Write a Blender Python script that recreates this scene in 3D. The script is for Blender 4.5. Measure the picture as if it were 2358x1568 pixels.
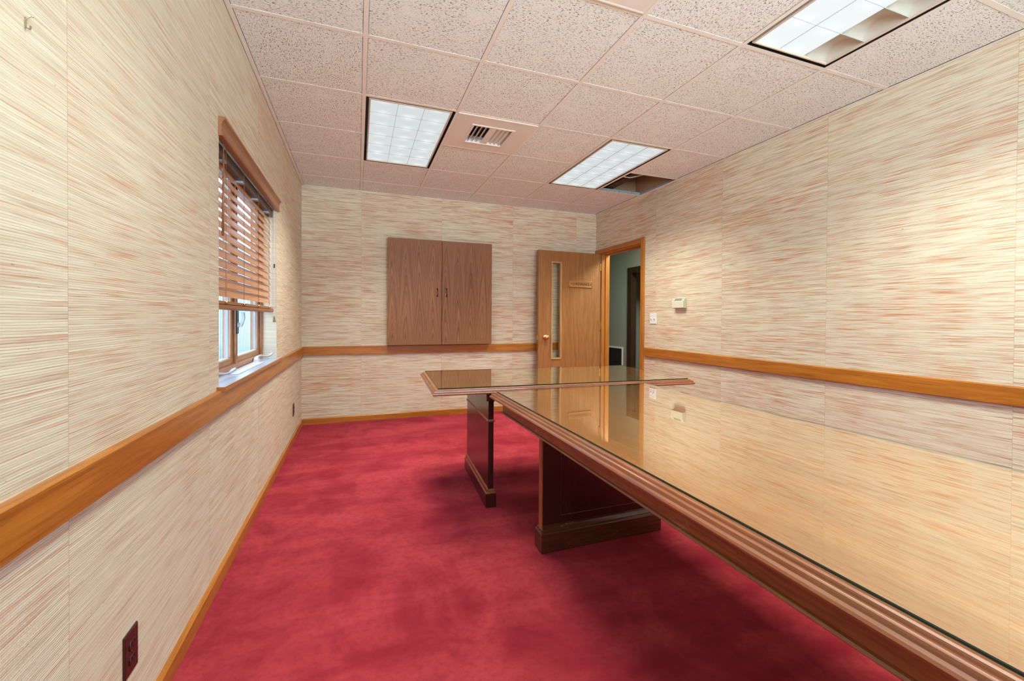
import bpy, bmesh, math, random
from mathutils import Vector, Matrix
random.seed(4)
S = bpy.context.scene
for o in list(bpy.data.objects): bpy.data.objects.remove(o)
COL = S.collection

# ------------------------------------------------------------------ camera, world, light, exposure
F, YAW, PIT, ROL, SX, SY = 981.4756, .35147, -.00913, .00618, 5.065, -42.426
XL, XR, D, EYE, CZ = -.570, 3.0493, 5.0903, 1.1656, 2.5808
YB = -1.45                                   # wall behind the camera
P = .6096; X0 = .0330; Y0 = 2.2879           # ceiling grid module and phase
fw = Vector((math.sin(YAW)*math.cos(PIT), math.cos(YAW)*math.cos(PIT), math.sin(PIT)))
rt = Vector((math.cos(YAW), -math.sin(YAW), 0)); up = rt.cross(fw)
r2 = rt*math.cos(ROL)+up*math.sin(ROL); u2 = -rt*math.sin(ROL)+up*math.cos(ROL)
cd = bpy.data.cameras.new('camera'); cam = bpy.data.objects.new('camera', cd); COL.objects.link(cam)
M = Matrix((r2, u2, -fw)).transposed().to_4x4(); M.translation = Vector((0, 0, EYE)); cam.matrix_world = M
cd.sensor_width = 36; cd.lens = 36*F/2358; cd.shift_x = -SX/2358; cd.shift_y = SY/2358
cd.clip_start = .02; cd.clip_end = 200
S.camera = cam
S.view_settings.view_transform = 'Standard'; S.view_settings.look = 'None'
S.view_settings.gamma = 1; S.view_settings.use_curve_mapping = False
S.view_settings.exposure = 0.12
PANEL_E, LAMP_W, SKY_E, HALL_W = .92, 27, 8.6, 75
W = bpy.data.worlds.new('sky'); S.world = W; W.use_nodes = True
bgn = W.node_tree.nodes['Background']; bgn.inputs[0].default_value = (.70, .80, 1.0, 1); bgn.inputs[1].default_value = SKY_E
wt = W.node_tree; tcn = wt.nodes.new('ShaderNodeTexCoord'); sxn = wt.nodes.new('ShaderNodeSeparateXYZ'); rmp = wt.nodes.new('ShaderNodeMapRange')
mxn = wt.nodes.new('ShaderNodeMix'); mxn.data_type = 'RGBA'
wt.links.new(tcn.outputs['Generated'], sxn.inputs[0]); wt.links.new(sxn.outputs[2], rmp.inputs[0]); rmp.inputs[1].default_value = -.03; rmp.inputs[2].default_value = .03
wt.links.new(rmp.outputs[0], mxn.inputs[0]); mxn.inputs[6].default_value = (2.5, 2.55, 2.6, 1); mxn.inputs[7].default_value = (.66, .78, 1.0, 1)   # bright lower half added to light the ceiling, blue sky above
wt.links.new(mxn.outputs[2], bgn.inputs[0])
LIGHTS = [(0, 1), (3, 1), (3, -3), (0, -3)]  # column, row of each 2x4 fixture
def area(name, loc, sx, sy, watt, spread, col=(.95, 1, .88), rot=(0, 0, 0)):
    l = bpy.data.lights.new(name, 'AREA'); l.shape = 'RECTANGLE'; l.size = sx; l.size_y = sy
    l.energy = watt; l.spread = math.radians(spread); l.color = col
    o = bpy.data.objects.new(name, l); o.location = loc; o.rotation_euler = rot; COL.objects.link(o); return o
for c, r in LIGHTS:
    area('ceiling_light_lamp', (X0+(c+.5)*P, Y0+(r+1)*P, CZ-.004), .50, 1.10, LAMP_W*(.55 if (c, r) == (0, -3) else 1), 116)   # unseen near left fixture, dimmed so the left wall does not clip
def portal(name, loc, sx, sy, rot):
    o = area(name, loc, sx, sy, 1, 180, (1, 1, 1), rot); o.data.cycles.is_portal = True; return o
portal('window_portal_left', (XL-.155, 2.895, 1.43), 1.16, 1.38, (0, -math.pi/2, 0))
BW = (-.40, 2.10, 1.10, 2.42)                 # unseen window added behind the camera for daylight fill
portal('fill_window_portal', ((BW[0]+BW[1])/2, YB-.14, (BW[2]+BW[3])/2), 2.5, 1.4, (math.pi/2, 0, 0))
area('corridor_lamp', (3.80, 4.45, 2.50), .5, 1.1, HALL_W, 180, (.93, 1, .93))

# ------------------------------------------------------------------ node helpers
class N:
    def __init__(s, name):
        s.m = bpy.data.materials.new(name); s.m.use_nodes = True; s.t = s.m.node_tree; s.t.nodes.clear()
        s.out = s.t.nodes.new('ShaderNodeOutputMaterial')
    def n(s, t, **k):
        x = s.t.nodes.new(t)
        for a, b in k.items(): setattr(x, a, b)
        return x
    def put(s, sock, v):
        if hasattr(v, 'is_output'): s.t.links.new(v, sock)
        elif v is not None:
            if isinstance(v, tuple) and len(v) == 3 and sock.type == 'RGBA': v = (*v, 1)
            sock.default_value = v
    def ma(s, op, a, b=None, c=None, clamp=False):
        x = s.n('ShaderNodeMath', operation=op, use_clamp=clamp)
        s.put(x.inputs[0], a)
        if b is not None: s.put(x.inputs[1], b)
        if c is not None: s.put(x.inputs[2], c)
        return x.outputs[0]
    def vec(s, x, y, z):
        c = s.n('ShaderNodeCombineXYZ'); s.put(c.inputs[0], x); s.put(c.inputs[1], y); s.put(c.inputs[2], z); return c.outputs[0]
    def pos(s): return s.sep(s.n('ShaderNodeNewGeometry').outputs['Position'])
    def obj(s): return s.sep(s.n('ShaderNodeTexCoord').outputs['Object'])
    def uv(s): return s.sep(s.n('ShaderNodeTexCoord').outputs['UV'])
    def sep(s, v):
        x = s.n('ShaderNodeSeparateXYZ'); s.t.links.new(v, x.inputs[0]); return x.outputs[0], x.outputs[1], x.outputs[2]
    def noise(s, v, scale=1, det=2, rough=.5, dist=0):
        x = s.n('ShaderNodeTexNoise'); s.put(x.inputs['Vector'], v); s.put(x.inputs['Scale'], scale)
        x.inputs['Detail'].default_value = det; x.inputs['Roughness'].default_value = rough; x.inputs['Distortion'].default_value = dist
        return x.outputs['Fac']
    def step(s, v, a, b):
        x = s.n('ShaderNodeMapRange', interpolation_type='SMOOTHSTEP'); s.put(x.inputs[0], v)
        x.inputs[1].default_value = a; x.inputs[2].default_value = b; return x.outputs[0]
    def mix(s, f, a, b, mode='MIX'):
        x = s.n('ShaderNodeMix', data_type='RGBA', blend_type=mode); s.put(x.inputs[0], f); s.put(x.inputs[6], a); s.put(x.inputs[7], b)
        return x.outputs[2]
    def bump(s, h, st=.5, dist=.002):
        x = s.n('ShaderNodeBump'); s.put(x.inputs['Height'], h); x.inputs['Strength'].default_value = st; x.inputs['Distance'].default_value = dist
        return x.outputs[0]
    def bsdf(s, col, rough=.5, nor=None, metal=0, spec=.5, coat=0, coatr=.05, sheen=0, sheencol=None):
        b = s.n('ShaderNodeBsdfPrincipled'); s.put(b.inputs['Base Color'], col); s.put(b.inputs['Roughness'], rough)
        b.inputs['Metallic'].default_value = metal; b.inputs['Specular IOR Level'].default_value = spec
        b.inputs['Coat Weight'].default_value = coat; b.inputs['Coat Roughness'].default_value = coatr
        b.inputs['Sheen Weight'].default_value = sheen
        if sheencol: b.inputs['Sheen Tint'].default_value = (*sheencol, 1)
        if nor is not None: s.t.links.new(nor, b.inputs['Normal'])
        s.t.links.new(b.outputs[0], s.out.inputs[0]); return s.m

def plain(name, col, rough=.5, metal=0, spec=.5, var=.06):
    k = N(name); x, y, z = k.obj(); nz = k.noise(k.vec(x, y, z), 14, 3)
    c2 = tuple(c*(1-var*2) for c in col)
    return k.bsdf(k.mix(nz, col, c2), rough, None, metal, spec)

def wallpaper(name, axis, seam, con=1.0):
    k = N(name); x, y, z = k.pos(); u = (x, y)[axis]
    q = k.ma('DIVIDE', k.ma('SUBTRACT', u, seam), .905); pn = k.ma('FLOOR', q); fr = k.ma('FRACT', q)
    wob = k.noise(k.vec(k.ma('MULTIPLY', u, 2.2), k.ma('MULTIPLY', z, 5.0), pn), 1, 2)
    v = k.ma('ADD', z, k.ma('MULTIPLY', wob, .012)); v = k.ma('ADD', v, k.ma('MULTIPLY', pn, .37))
    reed = k.noise(k.vec(k.ma('MULTIPLY', u, 3.2), k.ma('MULTIPLY', v, 190.0), k.ma('MULTIPLY', pn, 3.7)), 1, 1.5, .6)
    broad = k.noise(k.vec(k.ma('MULTIPLY', u, 2.6), k.ma('MULTIPLY', v, 42.0), k.ma('MULTIPLY', pn, 5.1)), 1, 3, .62)
    red = k.noise(k.vec(k.ma('MULTIPLY', u, 4.0), k.ma('MULTIPLY', v, 190.0), k.ma('ADD', k.ma('MULTIPLY', pn, 2.3), 40.0)), 1, 2.5, .6)
    dark = k.noise(k.vec(k.ma('MULTIPLY', u, 4.0), k.ma('MULTIPLY', v, 260.0), k.ma('ADD', k.ma('MULTIPLY', pn, 2.9), 80.0)), 1, 2, .6)
    drift = k.noise(k.vec(k.ma('MULTIPLY', u, .9), k.ma('MULTIPLY', v, 2.6), pn), 1, 2)
    cream = k.mix(k.step(reed, .34, .66), (.745, .715, .565), (.66, .61, .47))
    cream = k.mix(k.ma('MULTIPLY', k.step(broad, .48, .66), min(.9, .36*con)), cream, (.50, .31, .20))
    rm = k.ma('MULTIPLY', k.step(k.ma('ADD', red, k.ma('MULTIPLY', k.ma('SUBTRACT', drift, .5), .35)), .55, .66), min(.85, .62*con))
    col = k.mix(rm, cream, (.62, .25, .115))
    col = k.mix(k.ma('MULTIPLY', k.step(dark, .56, .66), min(.9, .55*con)), col, (.34, .145, .085))
    sn = k.ma('SINE', k.ma('MULTIPLY', v, 2*math.pi/.0052))
    gap = k.ma('MULTIPLY', k.step(sn, .35, 1.0), k.ma('MULTIPLY', reed, .45))
    col = k.mix(gap, col, (.47, .285, .18))
    knot = k.step(k.noise(k.vec(k.ma('MULTIPLY', u, 60.0), k.ma('MULTIPLY', v, 170.0), 3.0), 1, 1), .76, .80)
    col = k.mix(k.ma('MULTIPLY', knot, .6), col, (.22, .12, .07))
    seamd = k.ma('MINIMUM', fr, k.ma('SUBTRACT', 1.0, fr)); sm = k.ma('SUBTRACT', 1.0, k.step(seamd, .0006, .0022))
    col = k.mix(k.ma('MULTIPLY', sm, .35), col, (.34, .22, .15))
    jit = k.n('ShaderNodeTexWhiteNoise', noise_dimensions='1D'); k.put(jit.inputs['W'], pn)
    col = k.mix(k.ma('MULTIPLY', jit.outputs['Value'], .14), col, (.62, .42, .29))
    h = k.ma('SUBTRACT', k.ma('MULTIPLY', reed, .8), k.ma('MULTIPLY', k.step(sn, .2, 1.0), .7))
    return k.bsdf(col, .78, k.bump(h, .30, .0018), spec=.10)

def oak(name, g, a, b, dark, rough=.35, fine=260.0, coat=.25):
    """grain runs along object axis g"""
    k = N(name); c = list(k.obj()); L = c.pop(g)
    s = k.ma('ADD', c[0], c[1])
    w = k.noise(k.vec(k.ma('MULTIPLY', c[0], 5.0), k.ma('MULTIPLY', c[1], 5.0), k.ma('MULTIPLY', L, .9)), 1, 2)
    n1 = k.noise(k.vec(k.ma('MULTIPLY', c[0], fine), k.ma('MULTIPLY', c[1], fine), k.ma('MULTIPLY', L, 5.0)), 1, 2, .6)
    n2 = k.noise(k.vec(k.ma('ADD', k.ma('MULTIPLY', c[0], 34.0), k.ma('MULTIPLY', w, 9.0)), k.ma('MULTIPLY', c[1], 34.0), k.ma('MULTIPLY', L, 1.3)), 1, 3, .6)
    col = k.mix(k.step(n2, .3, .7), a, b)
    col = k.mix(k.ma('MULTIPLY', k.step(n1, .5, .72), .65), col, dark)
    return k.bsdf(col, rough, k.bump(n1, .12, .001), coat=coat, coatr=.18, spec=.4)

def walnut_cathedral(name):
    k = N(name); x, y, z = k.obj()
    wid = .152
    wn = k.noise(k.vec(k.ma('MULTIPLY', x, 3.0), 0.0, k.ma('MULTIPLY', z, 1.3)), 1, 2)
    q = k.ma('ADD', k.ma('DIVIDE', x, wid), k.ma('MULTIPLY', wn, .45)); pn = k.ma('FLOOR', q); fr = k.ma('ABSOLUTE', k.ma('SUBTRACT', k.ma('FRACT', q), .5))
    jit = k.n('ShaderNodeTexWhiteNoise', noise_dimensions='1D'); k.put(jit.inputs['W'], pn)
    arch = k.ma('ADD', z, k.ma('MULTIPLY', k.ma('POWER', k.ma('MULTIPLY', fr, 2.0), 1.35), .95))
    arch = k.ma('ADD', arch, jit.outputs['Value'])
    ring = k.noise(k.vec(k.ma('MULTIPLY', arch, 16.0), k.ma('MULTIPLY', pn, 4.0), k.ma('MULTIPLY', z, .8)), 1, 3, .65)
    fine = k.noise(k.vec(k.ma('MULTIPLY', x, 420.0), k.ma('MULTIPLY', y, 420.0), k.ma('MULTIPLY', z, 9.0)), 1, 2)
    col = k.mix(k.step(ring, .32, .66), (.15, .058, .024), (.37, .165, .072))
    col = k.mix(k.ma('MULTIPLY', k.step(fine, .5, .75), .45), col, (.13, .05, .03))
    return k.bsdf(col, .5, None, spec=.3)

def mahogany(name, g, a=(.095, .030, .014), b=(.055, .018, .010), scuff=True, rough=.26):
    k = N(name); c = list(k.obj()); L = c.pop(g)
    n1 = k.noise(k.vec(k.ma('MULTIPLY', c[0], 120.0), k.ma('MULTIPLY', c[1], 120.0), k.ma('MULTIPLY', L, 7.0)), 1, 3, .6)
    n2 = k.noise(k.vec(k.ma('MULTIPLY', c[0], 9.0), k.ma('MULTIPLY', c[1], 9.0), k.ma('MULTIPLY', L, 2.0)), 1, 3)
    col = k.mix(k.step(n1, .3, .75), a, b); col = k.mix(k.ma('MULTIPLY', k.step(n2, .4, .7), .5), col, tuple(v*.7 for v in b))
    if scuff:
        x, y, z = k.obj()
        sc = k.ma('MULTIPLY', k.step(k.noise(k.vec(x, y, z), 7, 2), .60, .70), k.step(k.noise(k.vec(k.ma('MULTIPLY', x, 30.0), k.ma('MULTIPLY', y, 30.0), k.ma('MULTIPLY', z, 260.0)), 1, 3, .7), .52, .68))
        col = k.mix(k.ma('MULTIPLY', sc, .35), col, (.55, .36, .24))
    return k.bsdf(col, rough, None, coat=.35, coatr=.16, spec=.5)

def carpet():
    k = N('red_carpet'); x, y, z = k.pos()
    pile = k.noise(k.vec(x, y, z), 520, 2, .7)
    mid = k.noise(k.vec(x, y, z), 34, 4, .65)
    patch = k.noise(k.vec(k.ma('MULTIPLY', x, 1.3), y, z), 2.6, 5, .62, .9)
    sweep = k.noise(k.vec(k.ma('MULTIPLY', x, 1.0), k.ma('MULTIPLY', y, 3.5), 4.0), 1.4, 3, .5, .5)
    f = k.ma('ADD', k.ma('MULTIPLY', patch, .55), k.ma('MULTIPLY', sweep, .45))
    col = k.mix(k.step(f, .34, .66), (.25, .012, .018), (.44, .047, .051))
    col = k.mix(k.ma('MULTIPLY', k.step(mid, .42, .68), .38), col, (.21, .010, .022))
    col = k.mix(k.ma('MULTIPLY', k.step(pile, .45, .75), .45), col, (.17, .008, .018))
    h = k.ma('ADD', k.ma('MULTIPLY', pile, .6), k.ma('MULTIPLY', mid, .4))
    return k.bsdf(col, .95, k.bump(h, .7, .005), spec=.08, sheen=.09, sheencol=(.55, .30, .75))

def tile_mat():
    k = N('fissured_tile'); u, v, _ = k.uv()
    v3 = k.vec(k.ma('MULTIPLY', u, 85.0), k.ma('MULTIPLY', v, 190.0), 0.0)
    fis = k.step(k.noise(v3, 1, 3, .55, .6), .57, .63)
    dots = k.step(k.noise(k.vec(u, v, 9.0), 260, 1.5, .5), .64, .69)
    den = k.step(k.noise(k.vec(u, v, 3.0), 7, 2), .20, .50)
    m = k.ma('MAXIMUM', k.ma('MULTIPLY', fis, den), k.ma('MULTIPLY', dots, .8))
    gr = k.noise(k.vec(u, v, 0.0), 90, 3, .7)
    base = k.mix(gr, (.91, .97, .95), (.85, .90, .88))
    col = k.mix(k.ma('MULTIPLY', m, .85), base, (.13, .07, .045))
    return k.bsdf(col, .9, k.bump(k.ma('SUBTRACT', k.ma('MULTIPLY', gr, .25), m), .6, .003), spec=.1)

def glass_sheet(name, ior, tint, top=True, rough=.0, layers=1.0):
    k = N(name)
    tr = k.n('ShaderNodeBsdfTransparent'); tr.inputs[0].default_value = (*tint, 1)
    if not top:
        k.t.links.new(tr.outputs[0], k.out.inputs[0]); return k.m
    gl = k.n('ShaderNodeBsdfGlossy'); gl.inputs['Roughness'].default_value = rough; gl.inputs[0].default_value = (.97, 1, .97, 1)
    fr = k.n('ShaderNodeFresnel'); fr.inputs[0].default_value = ior
    # several reflecting surfaces in a stack (both glass faces, varnish): 1-(1-F)^layers
    ff = k.ma('SUBTRACT', 1.0, k.ma('POWER', k.ma('SUBTRACT', 1.0, fr.outputs[0]), layers))
    # unrefracted rays leave through the far face without a second reflection
    ff = k.ma('MULTIPLY', ff, k.ma('SUBTRACT', 1.0, k.n('ShaderNodeNewGeometry').outputs['Backfacing']))
    mx = k.n('ShaderNodeMixShader'); k.t.links.new(ff, mx.inputs[0]); k.t.links.new(tr.outputs[0], mx.inputs[1]); k.t.links.new(gl.outputs[0], mx.inputs[2])
    k.t.links.new(mx.outputs[0], k.out.inputs[0]); return k.m

def diffuser(name, e0, e1):
    """acrylic lens of a fixture: gives off light, brighter under the tubes"""
    k = N(name); x, y, z = k.obj()
    cell = k.ma('ABSOLUTE', k.ma('SUBTRACT', k.ma('FRACT', k.ma('DIVIDE', k.ma('ADD', y, 10*.188), .188)), .5))
    cx = k.ma('ABSOLUTE', k.ma('SUBTRACT', k.ma('FRACT', k.ma('DIVIDE', k.ma('ADD', x, 10*.1827+.09135), .1827)), .5))
    hot = k.ma('MULTIPLY', k.step(cell, .1, .5), k.step(k.ma('SUBTRACT', .5, cx), .1, .5))
    cloud = k.noise(k.vec(x, y, z), 9, 2)
    e = k.ma('ADD', e0, k.ma('MULTIPLY', k.ma('MULTIPLY', hot, cloud), (e1-e0)*.75))
    em = k.n('ShaderNodeEmission'); em.inputs[0].default_value = (.93, .985, 1, 1); k.put(em.inputs[1], e)
    gl = k.n('ShaderNodeBsdfGlossy'); gl.inputs[1].default_value = .3; ad = k.n('ShaderNodeMixShader'); ad.inputs[0].default_value = .06
    k.t.links.new(em.outputs[0], ad.inputs[1]); k.t.links.new(gl.outputs[0], ad.inputs[2]); k.t.links.new(ad.outputs[0], k.out.inputs[0]); return k.m

MT = {}
MT['wp_side'] = wallpaper('grasscloth_left_wall', 1, 1.160, .78)
MT['wp_right'] = wallpaper('grasscloth_right_wall', 1, 1.128, 1.35)
MT['wp_reveal'] = wallpaper('grasscloth_reveal', 0, -9.0, .2)
MT['wp_back'] = wallpaper('grasscloth_end_walls', 0, .034, 1.6)
MT['reveal'] = plain('pale_window_reveal', (.42, .42, .42), .7)
oc = ((.50, .185, .024), (.36, .115, .012), (.21, .062, .008))
MT['oak_x'] = oak('oak_trim_x', 0, *oc); MT['oak_y'] = oak('oak_trim_y', 1, *oc); MT['oak_z'] = oak('oak_trim_z', 2, *oc)
MT['door_oak'] = oak('oak_door_veneer', 2, (.36, .155, .046), (.27, .108, .030), (.16, .058, .016), .38, 190.0)
MT['lite_oak'] = oak('oak_glazing_bead', 2, (.52, .30, .12), (.40, .21, .075), (.22, .10, .035))
MT['sash_wood'] = oak('sash_wood', 2, (.36, .165, .065), (.28, .12, .045), (.18, .07, .025))
MT['sign_oak'] = oak('oak_sign', 0, (.44, .20, .06), (.34, .14, .04), (.2, .075, .02))
MT['dark_frame'] = oak('dark_stained_frame', 2, (.060, .034, .018), (.035, .020, .011), (.015, .008, .005))
MT['walnut'] = walnut_cathedral('walnut_laminate')
MT['mah_x'] = mahogany('mahogany_x', 0); MT['mah_y'] = mahogany('mahogany_y', 1, (.26, .078, .022), (.16, .042, .012)); MT['mah_z_shade'] = mahogany('mahogany_z_shaded', 2, (.045, .011, .008), (.026, .006, .005), False)  # pedestal woods x and z darkened for the shade under the tables
MT['endtrim_lit'] = mahogany('worn_lit_end_trim', 2, (.42, .150, .050), (.30, .09, .03), True, .3)  # worn trim, tone lifted for the window light on that panel end
MT['top'] = mahogany('tabletop_veneer', 1, (.48, .180, .064), (.38, .132, .045), False, .3)
MT['top_far'] = mahogany('far_tabletop_veneer', 0, (.42, .19, .07), (.33, .14, .05), False, .3)
MT['mould'] = mahogany('moulding_wood', 1, (.30, .090, .026), (.20, .056, .016), False, .5)
for nd in MT['mould'].node_tree.nodes:
    if nd.type == 'BSDF_PRINCIPLED': nd.inputs['Coat Weight'].default_value = 1; nd.inputs['Coat IOR'].default_value = 1.6; nd.inputs['Coat Roughness'].default_value = .09
MT['carpet'] = carpet(); MT['tile'] = tile_mat()
MT['tbar'] = plain('grid_metal', (.88, .87, .80), .45, 0, .4, .03)
MT['tbar_steel'] = plain('galvanised_steel', (.36, .44, .50), .4, .1)
MT['black'] = plain('black_recess', (.008, .007, .006), .8)
MT['trim_metal'] = plain('fixture_frame_metal', (.66, .55, .44), .35, .0)
MT['vent'] = plain('vent_enamel', (.82, .78, .71), .4, 0, .4, .02)
MT['slat'] = oak('blind_slat_wood', 1, (.66, .32, .150), (.58, .26, .115), (.44, .18, .08), .3, 120.0, .3)
MT['valance'] = oak('valance_wood', 1, (.36, .155, .060), (.28, .11, .04), (.18, .065, .025), .4)
MT['headrail'] = plain('headrail_metal', (.10, .075, .07), .35, .6)
MT['cord'] = plain('brown_cord', (.22, .11, .07), .8)
MT['brass'] = plain('brass', (.80, .52, .22), .16, 1.0, .5, .02)
MT['hook_metal'] = plain('tarnished_hook_metal', (.50, .42, .30), .4, .5)
MT['bronze'] = plain('dark_bronze', (.10, .035, .015), .35, .5)
MT['window_white'] = plain('window_white_plastic', (.46, .48, .52), .4, 0, .5, .02)
MT['white'] = plain('white_plastic', (.80, .80, .80), .4, 0, .5, .02)
MT['sill'] = plain('pale_sill_laminate', (.30, .32, .38), .3, 0, .5, .03)
MT['thermo'] = plain('ivory_plastic', (.68, .66, .50), .45, 0, .5, .02)
MT['lcd'] = plain('display_grey', (.25, .26, .20), .25)
MT['brown_plastic'] = plain('brown_plastic', (.045, .012, .009), .3)
MT['pinhole'] = plain('black_slot', (.01, .005, .004), .6)
MT['hall'] = plain('hall_paint', (.34, .39, .32), .6, 0, .3, .03)
MT['gyp'] = plain('bare_board', (.46, .29, .17), .85)
MT['joist'] = plain('dark_timber', (.055, .028, .016), .8)
MT['wire'] = plain('white_cable', (.75, .68, .58), .5)
MT['steelw'] = plain('wire_steel', (.4, .35, .3), .35, .9)
MT['pane'] = glass_sheet('window_pane', 1.45, (.88, .95, .98))
MT['lite'] = glass_sheet('door_glass', 1.5, (.97, .98, .95))
MT['gt'] = glass_sheet('table_glass_top', 1.5, (.93, .97, .93), True, 0, 2.45)
MT['gb'] = glass_sheet('table_glass_under', 1.5, (.98, 1, .98), False)
k = N('table_glass_edge'); MT['ge'] = k.bsdf((.010, .022, .016), .12, spec=.4)
k = N('grille_mesh'); x, y, z = k.pos()
lines = k.step(k.ma('FRACT', k.ma('MULTIPLY', z, 60.0)), .45, .55); MT['grille'] = k.bsdf(k.mix(lines, (.012, .014, .014), (.03, .035, .034)), .5)
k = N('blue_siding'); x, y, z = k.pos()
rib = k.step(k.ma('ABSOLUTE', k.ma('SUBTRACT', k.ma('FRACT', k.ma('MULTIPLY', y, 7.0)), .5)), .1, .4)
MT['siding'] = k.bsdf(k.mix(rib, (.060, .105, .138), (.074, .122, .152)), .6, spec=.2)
MT['ground'] = plain('pale_gravel', (.6, .6, .58), .9)
MT['lens'] = diffuser('lit_lens', PANEL_E*.78, PANEL_E*1.3)
MT['lens3'] = diffuser('lit_lens_near', PANEL_E*1.0, PANEL_E*1.25)
k = N('dim_reflector'); x, y, z = k.obj()
MT['reflector'] = k.bsdf((.62, .64, .58), .42, metal=.35)
MT['lensline'] = plain('lens_divider', (.50, .52, .53), .5)

# ------------------------------------------------------------------ mesh helpers
class MB:
    def __init__(s): s.b = bmesh.new(); s.mi = 0
    def face(s, vs):
        try:
            f = s.b.faces.new(vs); f.material_index = s.mi; return f
        except ValueError: return None
    def box(s, x0, y0, z0, x1, y1, z1):
        x0, x1 = sorted((x0, x1)); y0, y1 = sorted((y0, y1)); z0, z1 = sorted((z0, z1))
        v = [s.b.verts.new(p) for p in [(x0, y0, z0), (x1, y0, z0), (x1, y1, z0), (x0, y1, z0), (x0, y0, z1), (x1, y0, z1), (x1, y1, z1), (x0, y1, z1)]]
        for f in [(3, 2, 1, 0), (4, 5, 6, 7), (0, 1, 5, 4), (1, 2, 6, 5), (2, 3, 7, 6), (3, 0, 4, 7)]: s.face([v[i] for i in f])
        return s
    def loft(s, loops, cap=True, closed=True):
        """loops: lists of points of equal length, joined in order"""
        R = [[s.b.verts.new(p) for p in l] for l in loops]; n = len(R[0])
        for a, b in zip(R, R[1:]):
            for i in range(n if closed else n-1): s.face([a[i], a[(i+1) % n], b[(i+1) % n], b[i]])
        if cap: s.face(list(reversed(R[0]))); s.face(R[-1])
        return s
    def rects(s, rows):
        """rows (x0,x1,y0,y1,z) from bottom to top, lofted"""
        return s.loft([[(a, c, z), (b, c, z), (b, d, z), (a, d, z)] for a, b, c, d, z in rows])
    def prism(s, prof, axis, a, b):
        """prof: 2D polygon in the two other axes, extruded along axis a..b"""
        def pt(p, t): q = list(p); q.insert(axis, t); return tuple(q)
        return s.loft([[pt(p, a) for p in prof], [pt(p, b) for p in prof]])
    def tube(s, pts, r, n=8, cap=True):
        pts = [Vector(p) for p in pts]; loops = []; ref = None
        for i, p in enumerate(pts):
            d = (pts[min(i+1, len(pts)-1)]-pts[max(i-1, 0)]).normalized()
            if ref is None: ref = Vector((0, 0, 1)) if abs(d.z) < .9 else Vector((1, 0, 0))
            a = d.cross(ref).normalized(); b = d.cross(a).normalized(); ref = -b.cross(d).cross(d) if False else ref
            rr = r[i] if isinstance(r, (list, tuple)) else r
            loops.append([tuple(p+(a*math.cos(2*math.pi*j/n)+b*math.sin(2*math.pi*j/n))*rr) for j in range(n)])
        return s.loft(loops, cap)
    def lathe(s, c, axis, prof, n=20):
        """prof: (distance along axis, radius)"""
        c = Vector(c); ax = Vector(axis).normalized(); a = ax.cross(Vector((0, 0, 1)) if abs(ax.z) < .9 else Vector((1, 0, 0))).normalized(); b = ax.cross(a)
        return s.loft([[tuple(c+ax*t+(a*math.cos(2*math.pi*j/n)+b*math.sin(2*math.pi*j/n))*max(r, 1e-4)) for j in range(n)] for t, r in prof])
    def ring(s, x0, x1, y0, y1, prof, plane='z'):
        """mitred frame: prof = (inset, height) closed polygon swept round the rectangle"""
        def pt(a, b, h): return {'z': (a, b, h), 'y': (a, h, b), 'x': (h, a, b)}[plane]
        cs = []
        for (cx, cy, sx, sy) in [(x0, y0, 1, 1), (x1, y0, -1, 1), (x1, y1, -1, -1), (x0, y1, 1, -1)]:
            cs.append([s.b.verts.new(pt(cx+sx*i, cy+sy*i, h)) for i, h in prof])
        n = len(prof)
        for a in range(4):
            A, B = cs[a], cs[(a+1) % 4]
            for i in range(n): s.face([A[i], A[(i+1) % n], B[(i+1) % n], B[i]])
        return s

def tag(o, label=None, cat=None, group=None, kind=None):
    for a, b in (('label', label), ('category', cat), ('group', group), ('kind', kind)):
        if b: o[a] = b
    return o
def empty(name, loc=(0, 0, 0), rz=0):
    o = bpy.data.objects.new(name, None); COL.objects.link(o); o.location = loc; o.rotation_euler = (0, 0, rz); o.empty_display_size = .1; return o
def make(name, mb, mat, parent=None, bevel=0, smooth=False, local=False):
    """mesh given in world coordinates unless its parent is rotated (then in the parent's own)"""
    bmesh.ops.recalc_face_normals(mb.b, faces=mb.b.faces[:])
    me = bpy.data.meshes.new(name); mb.b.to_mesh(me); mb.b.free()
    base = Vector((0, 0, 0))
    if parent is None:
        if me.vertices:
            lo = [min(v.co[i] for v in me.vertices) for i in range(3)]; hi = [max(v.co[i] for v in me.vertices) for i in range(3)]
            base = Vector(((lo[0]+hi[0])/2, (lo[1]+hi[1])/2, lo[2]))
    else:
        p = parent
        if local: p = None
        while p is not None: base += p.location; p = p.parent
    me.transform(Matrix.Translation(-base))
    for m in (mat if isinstance(mat, list) else [mat]): me.materials.append(MT[m] if isinstance(m, str) else m)
    if smooth:
        for p in me.polygons: p.use_smooth = True
    o = bpy.data.objects.new(name, me); COL.objects.link(o)
    if parent is None: o.location = base
    else: o.parent = parent
    if bevel:
        md = o.modifiers.new('bevel', 'BEVEL'); md.width = bevel; md.segments = 2; md.limit_method = 'ANGLE'; md.angle_limit = math.radians(40); md.harden_normals = False
    return o
def strip_tree(o): return [o]+[c for ch in o.children for c in strip_tree(ch)]
def copy_tree(o, parent=None):
    c = o.copy(); COL.objects.link(c)
    if parent: c.parent = parent
    for ch in list(o.children): copy_tree(ch, c)
    return c
struct = lambda o: tag(o, kind='structure')

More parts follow.
